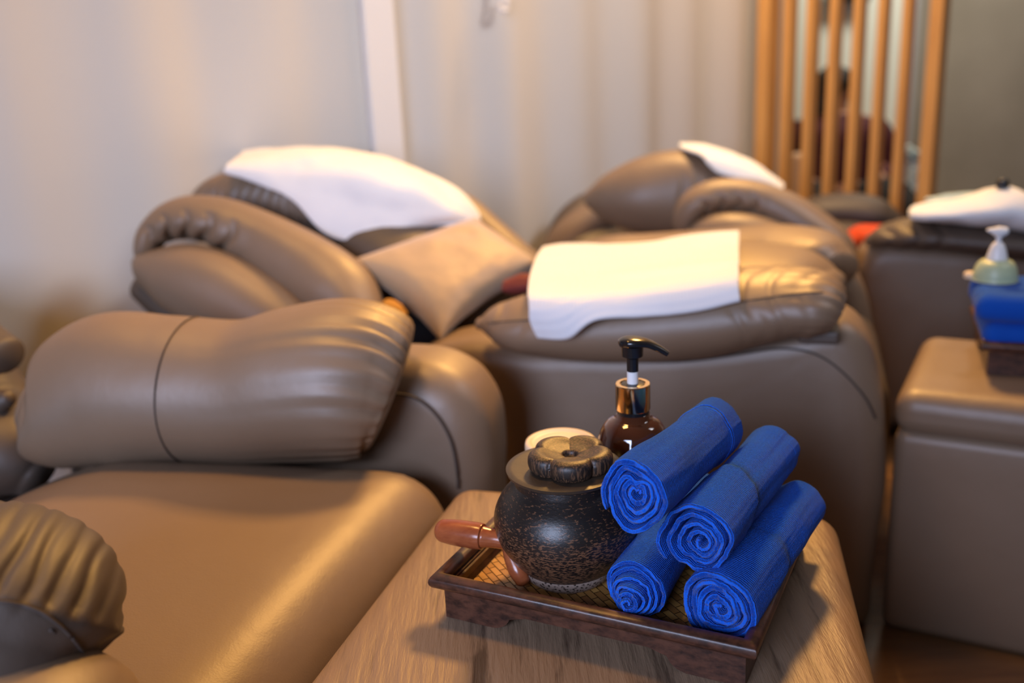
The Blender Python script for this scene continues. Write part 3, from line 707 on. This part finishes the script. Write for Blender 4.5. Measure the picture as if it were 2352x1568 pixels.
# ------------------------------------------------------------------ tray and what stands on it
def tray(O, e1, w, d, zt, zb_, zf, label, R=TRAYW):
    e1 = Vector((*e1, 0)).normalized(); e2 = Vector((-e1.y, e1.x, 0)); O = Vector((O[0], O[1], 0))
    cen = O+e1*w/2+e2*d/2
    T = empty('tray', cen+Vector((0, 0, zb_)), label, 'tray')
    def rect(off): return [cen+e1*(sx*(w/2+off))+e2*(sy*(d/2+off)) for sx, sy in ((-1, -1), (1, -1), (1, 1), (-1, 1))]
    prof = []
    for k in range(16):
        a = 2*pi*k/16; prof.append((-0.008+0.008*cos(a), zt-0.0085+0.0085*sin(a)))
    V = []; FA = []
    for o, z in prof:
        for q in rect(o): V.append(Vector((q.x, q.y, z)))
    n = len(prof)
    for i in range(n):
        for k in range(4):
            FA.append((i*4+k, i*4+(k+1) % 4, ((i+1) % n)*4+(k+1) % 4, ((i+1) % n)*4+k))
    mk('rim', V, FA, R, T, angle=50)
    # wall ring
    V = []; FA = []
    for o, z in [(-0.011, zt-0.012), (-0.018, zt-0.012), (-0.024, zf-0.003), (-0.013, zf-0.003)]:
        for q in rect(o): V.append(Vector((q.x, q.y, z)))
    for i in range(4):
        for k in range(4): FA.append((i*4+k, i*4+(k+1) % 4, ((i+1) % 4)*4+(k+1) % 4, ((i+1) % 4)*4+k))
    mk('side_wall', V, FA, R, T, smooth=False)
    q = rect(-0.02)
    V = [Vector((p.x, p.y, z)) for z in (zf, zf-0.004) for p in q]
    uv = [((p-O).dot(e1), (p-O).dot(e2)) for z in (0, 1) for p in q]
    mk('woven_bottom', V, [(0, 1, 2, 3), (7, 6, 5, 4), (0, 1, 5, 4), (1, 2, 6, 5), (2, 3, 7, 6), (3, 0, 4, 7)], CANE, T, uv=uv, smooth=False)
    # four skirts with an arched cut-out
    def skirt(a, b, inn):
        L = (b-a).length; t = (b-a)/L; pts = []
        f = 0.052; hh = zf+0.003-zb_
        prof = [(0, 0), (f, 0)]
        for k in range(1, 8):
            u = k/8*pi/2; prof.append((f+0.022*sin(u), 0.017*(1-cos(u))))
        prof.append((f+0.04, 0.019)); prof.append((L-f-0.04, 0.019))
        for k in range(7, 0, -1):
            u = k/8*pi/2; prof.append((L-f-0.022*sin(u), 0.017*(1-cos(u))))
        prof += [(L-f, 0), (L, 0), (L, zt-0.014-zb_), (0, zt-0.014-zb_)]
        n = len(prof)
        V = [a+t*x+Vector((0, 0, zb_+z)) for x, z in prof]+[a+t*x+inn*0.009+Vector((0, 0, zb_+z)) for x, z in prof]
        FA = [tuple(range(n)), tuple(range(n, 2*n))]+[(i, (i+1) % n, n+(i+1) % n, n+i) for i in range(n)]
        mk('skirt', V, FA, R, T, smooth=False)
    q = rect(-0.012)
    skirt(q[0], q[1], e2); skirt(q[1]+e2*0.009, q[2]-e2*0.009, -e1); skirt(q[3], q[2], -e2); skirt(q[0]+e2*0.009, q[3]-e2*0.009, e1)
    return T, e1, e2, cen
TO = (-0.098, 0.911); TE = (0.8937, -0.4487)
TR, te1, te2, tcen = tray(TO, TE, 0.336, 0.305, 0.476, 0.4235, 0.4465, 'dark wooden footed tray with a woven cane bottom on the front ottoman')
ZF = 0.4465
# lidded pot
px_, py_ = 0.048, 0.951
pot = empty('lidded_pot', (px_, py_, ZF), 'round black palm wood pot with a flower shaped knob on its flat lid', 'pot')
lathe('body', [(0.0, 0.015), (0.047, 0.015), (0.051, 0.018), (0.060, 0.028), (0.0705, 0.045), (0.0755, 0.062), (0.0745, 0.078), (0.067, 0.094), (0.056, 0.106), (0.051, 0.112), (0.0515, 0.1175), (0.0, 0.1175)], POTW, pot, m=96, loc=(px_, py_, ZF))
lathe('foot_ring', [(0.0, 0.0), (0.040, 0.0), (0.0450, 0.003), (0.0475, 0.009), (0.0490, 0.017), (0.0, 0.017)], FOOTW, pot, m=72, loc=(px_, py_, ZF+0.0003), sub=2)
lid = lathe('lid', [(0.0, 0.1175), (0.045, 0.1175), (0.056, 0.1195), (0.0602, 0.1225), (0.0605, 0.1245), (0.0585, 0.1262), (0.04, 0.1262), (0.0, 0.1262)], LIDW, pot, m=96, loc=(px_, py_, ZF))
def petal(r, z, a):
    a = a+0.35
    k = abs(cos(2.5*a))**0.45
    f = 0.74+0.26*k
    fr = min(1, r/0.046)
    zz = z
    if z > 0.012: zz = z - 0.0035*(1-k)*fr
    return r*(1-(1-f)*fr), zz
kn = lathe('knob', [(0.0, 0.0), (0.036, 0.0), (0.0420, 0.002), (0.0445, 0.008), (0.0440, 0.0155), (0.0405, 0.0195), (0.033, 0.0208), (0.022, 0.0175), (0.012, 0.0155), (0.008, 0.0140), (0.0065, 0.010), (0.0, 0.009)], KNOBW, lid, m=140, loc=(px_+0.006, py_-0.004, ZF+0.1265), disp=petal, angle=None)
# cream jar behind
jx, jy = 0.052, 1.098; jr = 0.0425
jar = empty('cream_jar', (jx, jy, ZF), 'round jar with a flat cream lid behind the black pot', 'jar')
lathe('body', [(0.0, 0.0), (jr*0.92, 0.0), (jr*0.95, 0.004), (jr*0.95, 0.074), (jr*0.9, 0.076), (0, 0.076)], JARG, jar, loc=(jx, jy, ZF), smoothp=False)
lathe('jar_lid', [(0.0, 0.070), (jr*0.98, 0.070), (jr, 0.073), (jr, 0.088), (jr*0.985, 0.0915), (jr*0.94, 0.093), (jr*0.86, 0.0928), (jr*0.82, 0.0905), (jr*0.55, 0.0905), (jr*0.52, 0.0898), (0.0, 0.0898)], CREAM, jar, loc=(jx, jy, ZF), sub=3, angle=50)
# pump bottle
bx_, by_ = 0.1325, 1.054
bt = empty('pump_bottle', (bx_, by_, ZF), 'amber pump bottle with a gold collar and black pump behind the blue towels', 'bottle')
BL = (bx_, by_, ZF)
lathe('body', [(0.0, 0.0), (0.033, 0.0), (0.038, 0.005), (0.0395, 0.02), (0.0398, 0.100), (0.0388, 0.113), (0.0345, 0.1245), (0.0275, 0.1320), (0.0195, 0.1360), (0.0175, 0.142), (0.0, 0.142)], AMBER, bt, loc=BL, angle=None)
lathe('neck_ring', [(0.0, 0.134), (0.0175, 0.134), (0.0180, 0.137), (0.0180, 0.148), (0.0, 0.148)], BLACK, bt, loc=BL, smoothp=False)
lathe('collar', [(0.0, 0.146), (0.0191, 0.146), (0.0194, 0.147), (0.0194, 0.1752), (0.0188, 0.1762), (0.0145, 0.1762), (0.0140, 0.1745), (0.0, 0.1745)], GOLD, bt, loc=BL, smoothp=False, angle=30)
lathe('plug', [(0.0, 0.1746), (0.0132, 0.1746), (0.0128, 0.1757), (0.008, 0.1765), (0.0, 0.1765)], BLACK, bt, loc=BL, smoothp=False)
lathe('stem', [(0.0, 0.176), (0.0063, 0.176), (0.0063, 0.192), (0.0, 0.192)], WHT, bt, loc=BL, smoothp=False)
ph = lathe('pump_head', [(0.0, 0.1905), (0.0064, 0.1905), (0.0067, 0.2055), (0.0118, 0.2085), (0.0122, 0.220), (0.0, 0.221)], BLACK, bt, loc=BL, smoothp=False)
zt_ = ZF+0.2225
loft('nozzle', [(bx_-0.0125, by_, zt_+0.001, 0.0045, 0.008), (bx_-0.006, by_, zt_+0.002, 0.0055, 0.0128), (bx_+0.004, by_-0.002, zt_+0.0022, 0.0052, 0.013), (bx_+0.016, by_-0.004, zt_+0.0005, 0.0042, 0.009), (bx_+0.028, by_-0.007, zt_-0.005, 0.0036, 0.0062), (bx_+0.0375, by_-0.009, zt_-0.011, 0.0028, 0.0045)], BLACK, ph, world=True, cap=0.001, cap0=0.003, ex=0.75, n=40, m=32)
# massage stick
st = empty('massage_stick', aZ(1165, 1240, 0.49), 'reddish wooden massage stick lying over the tray rim left of the pot', 'massage stick')
p0, p1, p2, p3 = aZ(1022, 1219, 0.497), aZ(1108, 1232, 0.497), aZ(1160, 1240, 0.494), aZ(1200, 1332, 0.458)
def wr_(P, r): return (P.x, P.y, P.z, r, r)
loft('handle', [wr_(p0, 0.0125), wr_(p0.lerp(p1, .3), 0.0138), wr_(p0.lerp(p1, .8), 0.0142), wr_(p1, 0.0136)], REDW, st, world=True, cap0=0.0115, cap=0.0015, n=30, m=36, D=(0.3, 0.9, 0.1))
loft('neck', [wr_(p1, 0.0115), wr_(p1.lerp(p2, .5), 0.0100), wr_(p2, 0.0098), wr_(p2+(p2-p1)*0.35, 0.0096)], REDW, st, world=True, cap=0.006, n=30, m=32, D=(0.3, 0.9, 0.1))
pm = p2.lerp(p3, .5)
loft('prong', [wr_(p2+Vector((0.002, 0, 0.0)), 0.0062), wr_(p2.lerp(p3, .4), 0.0088), wr_(p2.lerp(p3, .75), 0.0102), wr_(p3, 0.0080)], REDW, st, world=True, cap=0.006, n=30, m=32, D=(0.3, 0.9, 0.1))
# rolled towels
def roll(fr, bk, rf, rb, label, turns=5.2, seed=0, sq=(1.0, 1.0), lob=0.08, rot=0.0, prof=None, cone=0.0, heart=0.0, thick=0.80, flap=0.0, group=None, bumps=(), off=(0, 0)):
    A = (bk-fr); Lx = A.length; A = A/Lx
    Z = Vector((0, 0, 1)); U = (Z-A*Z.dot(A)).normalized(); Rr = A.cross(U)      # Rr: picture right
    if Rr.dot(rt) < 0: Rr = -Rr
    TH = 2*pi*turns; NT = int(150*turns); NA = 72
    r0_ = 0.10; th = thick/(turns+0.3)*(1-r0_)
    V = []; uv = []; prev = None; ul = 0
    loopn = None
    for i in range(NT+1):
        t = i/NT; ang = TH*t
        rr = r0_+(1-r0_-th/2)*t
        if flap and t > 1-0.16/turns*1.6:
            k = (t-(1-0.16/turns*1.6))/(0.16/turns*1.6); rr += flap*k*k
        tp = min(1, t*NT/6, (1-t)*NT/5)            # sheet ends taper
        hth = th/2*(0.35+0.65*max(0.0, tp)**0.5)
        a = ang+rot
        ring = []
        e = 0.016*noise.noise(Vector((ang*0.55, seed, 3)))+0.006*noise.noise(Vector((ang*3, seed, 8)))
        ebk = 0.010*noise.noise(Vector((ang*0.55, seed+9, 3)))
        stat = []
        for j in range(NA+1):           # outer side front to back
            stat.append((j/NA, 1, 0))
        for k in range(1, 6): stat.append((1, cos(pi*k/6), sin(pi*k/6)))
        for j in range(10, -1, -1): stat.append((j/10, -1, 0))
        for k in range(5, 0, -1): stat.append((0, cos(pi*k/6), -sin(pi*k/6)))
        ul += (0.035*TH/NT)*(rr*1.0)
        for v, sgn, cp in stat:
            R_ = rf+(rb-rf)*v
            pf = prof(v, a) if prof else 1.0
            pf = 1+(pf-1)*(t**1.5)
            lo = lob*(noise.noise(Vector((cos(a)*1.1+seed, sin(a)*1.1, v*1.5)))+0.5*noise.noise(Vector((cos(a)*2.5, sin(a)*2.5+seed, v*2))))*min(1, rr*1.6)
            ht = 0
            if heart: ht = -heart*exp(-((((a-pi/2+pi) % (2*pi))-pi)/0.45)**2)*exp(-((rr-0.45)/0.3)**2)
            rad = rr*(1+lo)*pf+ht
            rad += hth*sgn*(1 if True else 0)
            for ba, bm_, bw in bumps:
                dd_ = (a-ba+pi) % (2*pi)-pi; rad += bm_*exp(-(dd_/bw)**2)*t*t*(1-0.6*v)
            k_ = (1-t)*(1-v)
            q = Rr*(cos(a)*rad*R_*sq[0]+off[0]*R_*k_)+U*(sin(a)*rad*R_*sq[1]+off[1]*R_*k_)
            ax = v*Lx + cp*hth*R_*1.0 + (1-v)*(e*0.35 + cone*(1-t)*rf*1.0 + 0.0) + v*ebk*0.4 - (1-v)*cone*0
            fz = noise.noise(Vector((a*9+t*50, v*3, seed)))*0.0007
            if cp != 0 or v < 0.02:
                jt = noise.noise(Vector((ul*900, sgn*2, seed)))+0.6*noise.noise(Vector((ul*1100, sgn, seed+4)))
                ax -= 0.0005*jt; q = q*(1+0.005*jt)
            V.append(fr+A*ax+q*(1+fz/0.03*0.6)); uv.append((ul, v*Lx+abs(cp)*0.003))
        loopn = len(stat)
    FA = []
    for i in range(NT):
        for k in range(loopn):
            a = i*loopn+k; b = i*loopn+(k+1) % loopn
            FA.append((a, b, b+loopn, a+loopn))
    FA.append(tuple(range(loopn))); FA.append(tuple(range(NT*loopn, (NT+1)*loopn)))
    o = mk('rolled_towel', V, FA, BLUE, uv=uv); tag(o, label, 'towel', group or 'rolled blue towels in the tray')
    return o
def pf1(v, a):   # waist towards the middle, cuff at the far end
    return 1+0.02*sin(v*9)+(0.10 if v > 0.86 else 0.10*max(0, (v-0.80))/0.06*0.3)-0.05*exp(-((v-0.45)/0.2)**2)
def pf2(v, a):
    edge = 0.36+0.10*sin(a-0.4)
    s = 1/(1+exp((v-edge)/0.006))
    return 0.95+0.15*s-0.02*exp(-((v-0.8)/0.03)**2)+0.02*(v > 0.93)
def pf3(v, a):
    s = 1/(1+exp((v-0.44-0.05*sin(a))/0.02))
    return 0.96+0.10*s-0.06*exp(-((v-0.47)/0.04)**2)+0.05*exp(-((v-0.70)/0.08)**2)
def mv(P, d): return P
T3 = roll(aZ(1656, 1396, ZF+0.0375), aZ(1838, 1160, ZF+0.046), 0.0385, 0.0325, 'bottom right blue rolled towel lying along the right tray rim', seed=3, turns=4.6, prof=pf3, lob=0.08, rot=0.94, thick=0.90)
T4 = roll(aZ(1466, 1352, ZF+0.034), aZ(1612, 1135, ZF+0.033), 0.0330, 0.029, 'bottom left blue rolled towel with its spiral pushed out, beside the black pot', seed=7, turns=5.5, cone=-1.0, thick=0.88, lob=0.08, rot=0.4, sq=(0.98, 1.0))
T2 = roll(aZ(1602, 1238, 0.5455), aZ(1780, 1035, 0.548), 0.0355, 0.0315, 'blue rolled towel in the middle of the pile with a loose wrap round its front', seed=5, turns=4.3, prof=pf2, lob=0.12, rot=2.0, thick=0.74, sq=(1.0, 1.0), bumps=((pi+0.7, 0.14, 0.7),), off=(0.16, -0.04))
T1 = roll(aZ(1460, 1140, 0.597), aZ(1645, 985, 0.585), 0.0355, 0.0330, 'topmost blue rolled towel leaning on the black pot, heart shaped spiral end', seed=1, turns=4.6, prof=pf1, lob=0.10, rot=-0.1, heart=0.20, flap=0.10, bumps=((-1.75, 0.24, 0.5),), off=(0.05, 0.12), sq=(0.95, 1.05), thick=0.86)
# ------------------------------------------------------------------ things on the right ottoman
TR2, a1, a2, c2 = tray((0.758, 1.535), (0.94, -0.34), 0.30, 0.24, 0.492, 0.4345, 0.458, 'dark wooden footed tray on the right ottoman under folded blue towels')
def fold(px0, px1, y, Y, h, label, lay, z, w):
    o = Vector((0.762, 1.545, 0)); u = Vector((0.94, -0.34, 0)); v = Vector((0.34, 0.94, 0))
    c = [o-u*0.012*lay+v*0.0, o+u*0.27, o+u*0.27+v*w, o-u*0.012*lay+v*w]
    b = rbox('folded_towel', c, z, z+h, 0.02, BLUE2, None, n=16, rz=h*0.5, disp=lambda uu, vv, ww: Vector((noise.noise(Vector((uu*3, vv*3, lay)))*0.004, noise.noise(Vector((uu*4, vv*2, lay+5)))*0.004, noise.noise(Vector((uu*3, lay, 1)))*0.003)))
    tag(b, label, 'towel', 'folded blue towels on the right ottoman')
fold(0, 0, 0, 0, 0.043, 'lower folded blue towel on the dark tray at the right edge', 0, 0.477, 0.17)
fold(0, 0, 0, 0, 0.045, 'upper folded blue towel under the pale green bottle at the right edge', 1, 0.519, 0.18)
gp = aZ(2285, 640, 0.567)
gb = empty('pump_bottle', gp, 'pale green pump bottle with a white pump at the right edge', 'bottle')
GL = (gp.x, gp.y, 0.5655)
k = depth(gp)/F
lathe('body', [(0, 0), (46*k, 0), (48*k, 5*k), (46*k, 22*k), (38*k, 40*k), (24*k, 48*k), (0, 49*k)], GREENP, gb, loc=GL)
lathe('collar', [(0, 46*k), (21*k, 46*k), (20*k, 62*k), (14*k, 80*k), (7*k, 88*k), (0, 88*k)], WHT, gb, loc=GL)
lathe('stem', [(0, 86*k), (6*k, 86*k), (6*k, 104*k), (0, 104*k)], WHT, gb, loc=GL, smoothp=False)
loft('pump_head', [(GL[0]-24*k, GL[1], GL[2]+116*k, 4*k, 6*k), (GL[0]-14*k, GL[1], GL[2]+114*k, 8*k, 10*k), (GL[0], GL[1], GL[2]+111*k, 13*k, 13*k), (GL[0]+14*k, GL[1], GL[2]+113*k, 9*k, 11*k)], WHT, gb, world=True, cap=0.004, n=30, m=24)
sl = aZ(2238, 638, 0.567)
sj = lathe('small_lid', [(0, 0), (0.013, 0), (0.013, 0.007), (0.011, 0.009), (0, 0.009)], CREAM, loc=(sl.x, sl.y+0.01, 0.5655), m=32, smoothp=False); tag(sj, 'tiny cream lid left of the pale green bottle', 'lid')
# ------------------------------------------------------------------ person behind the screen
PY = 4.55
def pz(px, py): return aY(px, py, PY)
hd = pz(1922, 195)
per = empty('person', (hd.x, PY, 0), 'seated person with dark hair in a dark red shirt, behind the wooden slats', 'person')
cx = hd.x
me = bpy.data.meshes.new('body')
J = [((cx+0.02, PY, 0.24), .13), ((cx+0.01, PY, 0.40), .12), ((cx, PY, 0.54), .13), ((cx, PY, 0.605), .055), ((cx, PY-0.005, 0.655), .05), ((cx, PY-0.01, 0.71), .075), ((cx, PY-0.01, 0.76), .06),
     ((cx-0.17, PY, 0.53), .055), ((cx-0.22, PY-0.03, 0.36), .045), ((cx-0.12, PY-0.16, 0.30), .032), ((cx-0.06, PY-0.22, 0.30), .022),
     ((cx+0.17, PY, 0.53), .055), ((cx+0.23, PY-0.03, 0.36), .045), ((cx+0.15, PY-0.16, 0.30), .032), ((cx+0.08, PY-0.22, 0.30), .022),
     ((cx-0.12, PY-0.18, 0.22), .08), ((cx-0.14, PY-0.42, 0.26), .055), ((cx-0.14, PY-0.38, 0.05), .04), ((cx-0.14, PY-0.50, 0.03), .03),
     ((cx+0.14, PY-0.18, 0.22), .08), ((cx+0.16, PY-0.42, 0.26), .055), ((cx+0.16, PY-0.38, 0.05), .04), ((cx+0.16, PY-0.50, 0.03), .03)]
E_ = [(0, 1), (1, 2), (2, 3), (3, 4), (4, 5), (5, 6), (2, 7), (7, 8), (8, 9), (9, 10), (2, 11), (11, 12), (12, 13), (13, 14), (0, 15), (15, 16), (16, 17), (17, 18), (0, 19), (19, 20), (20, 21), (21, 22)]
me.from_pydata([j[0] for j in J], E_, [])
bo = bpy.data.objects.new('body', me); COL.objects.link(bo)
sk = bo.modifiers.new('skin', 'SKIN'); ss = bo.modifiers.new('sub', 'SUBSURF'); ss.levels = 2; ss.render_levels = 2
for i, v_ in enumerate(me.skin_vertices[0].data):
    v_.radius = (J[i][1], J[i][1]*(0.75 if i < 3 else 1)); v_.use_root = (i == 0)
me.materials.append(M('skin', (0.42, 0.22, 0.14), 0.6))
bo.parent = per; bpy.context.view_layer.update(); bo.matrix_parent_inverse = per.matrix_world.inverted()
SHIRT = M('dark_red_shirt', (0.065, 0.010, 0.016), 0.85)
PANT = M('black_trousers', (0.012, 0.011, 0.013), 0.85)
loft('shirt', [(cx+0.02, PY, 0.19, .20, .14), (cx+0.01, PY, 0.30, .19, .145), (cx, PY, 0.42, .195, .15), (cx, PY, 0.52, .205, .14), (cx, PY, 0.565, .19, .11), (cx, PY, 0.60, .085, .075)], SHIRT, per, world=True, D=(0, 1, 0), cap=0.006)
for s in (-1, 1):
    loft('sleeve', [(cx+s*0.15, PY, 0.545, .065, .07), (cx+s*0.20, PY-0.01, 0.48, .068, .068), (cx+s*0.235, PY-0.03, 0.35, .06, .06), (cx+s*0.18, PY-0.11, 0.31, .05, .05)], SHIRT, per, world=True, D=(0, 1, 0), cap=0.01)
    loft('trouser_leg', [(cx+s*0.10, PY-0.04, 0.20, .10, .10), (cx+s*0.15, PY-0.30, 0.26, .085, .085), (cx+s*0.15, PY-0.43, 0.22, .075, .075), (cx+s*0.15, PY-0.40, 0.08, .055, .055)], PANT, per, world=True, D=(1, 0, 0), cap=0.01)
HAIR = M('dark_hair', (0.010, 0.007, 0.006), 0.6)
loft('hair', [(cx-0.055, PY+0.03, 0.50, .03, .03), (cx-0.06, PY+0.015, 0.60, .055, .06), (cx-0.035, PY+0.02, 0.68, .082, .085), (cx-0.005, PY+0.01, 0.745, .085, .09), (cx+0.005, PY+0.005, 0.785, .06, .065)], HAIR, per, world=True, D=(0, 1, 0), cap=0.02)
stl = lathe('stool', [(0, 0), (0.15, 0), (0.16, 0.015), (0.16, 0.07), (0.14, 0.09), (0, 0.095)], M('stool_brown', (0.10, 0.06, 0.04), 0.6), loc=(cx+0.02, PY+0.02, 0.002)); tag(stl, 'low brown stool under the person behind the slats', 'stool')
# beige upright, white ball, blue cloth
bp = aY(1833, 350, 4.2)
bb = loft('post_cushion', [(bp.x, 4.2, 0.03, .032, .032), (bp.x, 4.2, bp.z*0.5, .034, .034), (bp.x, 4.2, bp.z-0.02, .034, .034)], M('beige_upright', (0.60, 0.42, 0.28), 0.7), world=True, D=(0, 1, 0), cap=0.02); tag(bb, 'pale beige rounded upright behind the second slat', 'post')
wb = aY(2040, 304, 4.9)
ws = empty('stand_lamp', (wb.x, 4.9, 0), 'small white ball on a thin stand at the person\'s right shoulder', 'stand')
lathe('ball', [(0, -.026), (.018, -.018), (.026, 0), (.018, .018), (0, .026)], M('white_ball', (0.85, 0.9, 0.92), 0.4), ws, loc=(wb.x, 4.9, wb.z), m=24)
tube('stand', [(wb.x, 4.9, 0.0), (wb.x, 4.9, wb.z*0.5), (wb.x, 4.9, wb.z-0.02)], 0.008, BLACK, ws)
bc = [(2078, 348), (2102, 372), (2100, 420), (2092, 460), (2085, 495)]
pale = M('pale_blue_plastic', (0.32, 0.46, 0.50), 0.3); ramp_col(pale, tex_noise(pale, 22, 2), [(0.45, (0.14, 0.22, 0.28)), (0.55, (0.62, 0.78, 0.80))])
rws = []
for (x, y) in bc:
    P = aY(x, y, 4.2); rws.append((P.x, 4.2, P.z, .032, .03))
P = aY(2085, 495, 4.2)
rws += [(P.x, 4.2, P.z*0.5, .05, .05), (P.x, 4.2, 0.03, .06, .06)]
bg_ = loft('plastic_bag', rws, pale, world=True, D=(0, 1, 0), cap=0.015, disp=puff(0.012, 20)); tag(bg_, 'pale blue crinkled plastic bag beside the right post of the slat screen', 'bag')
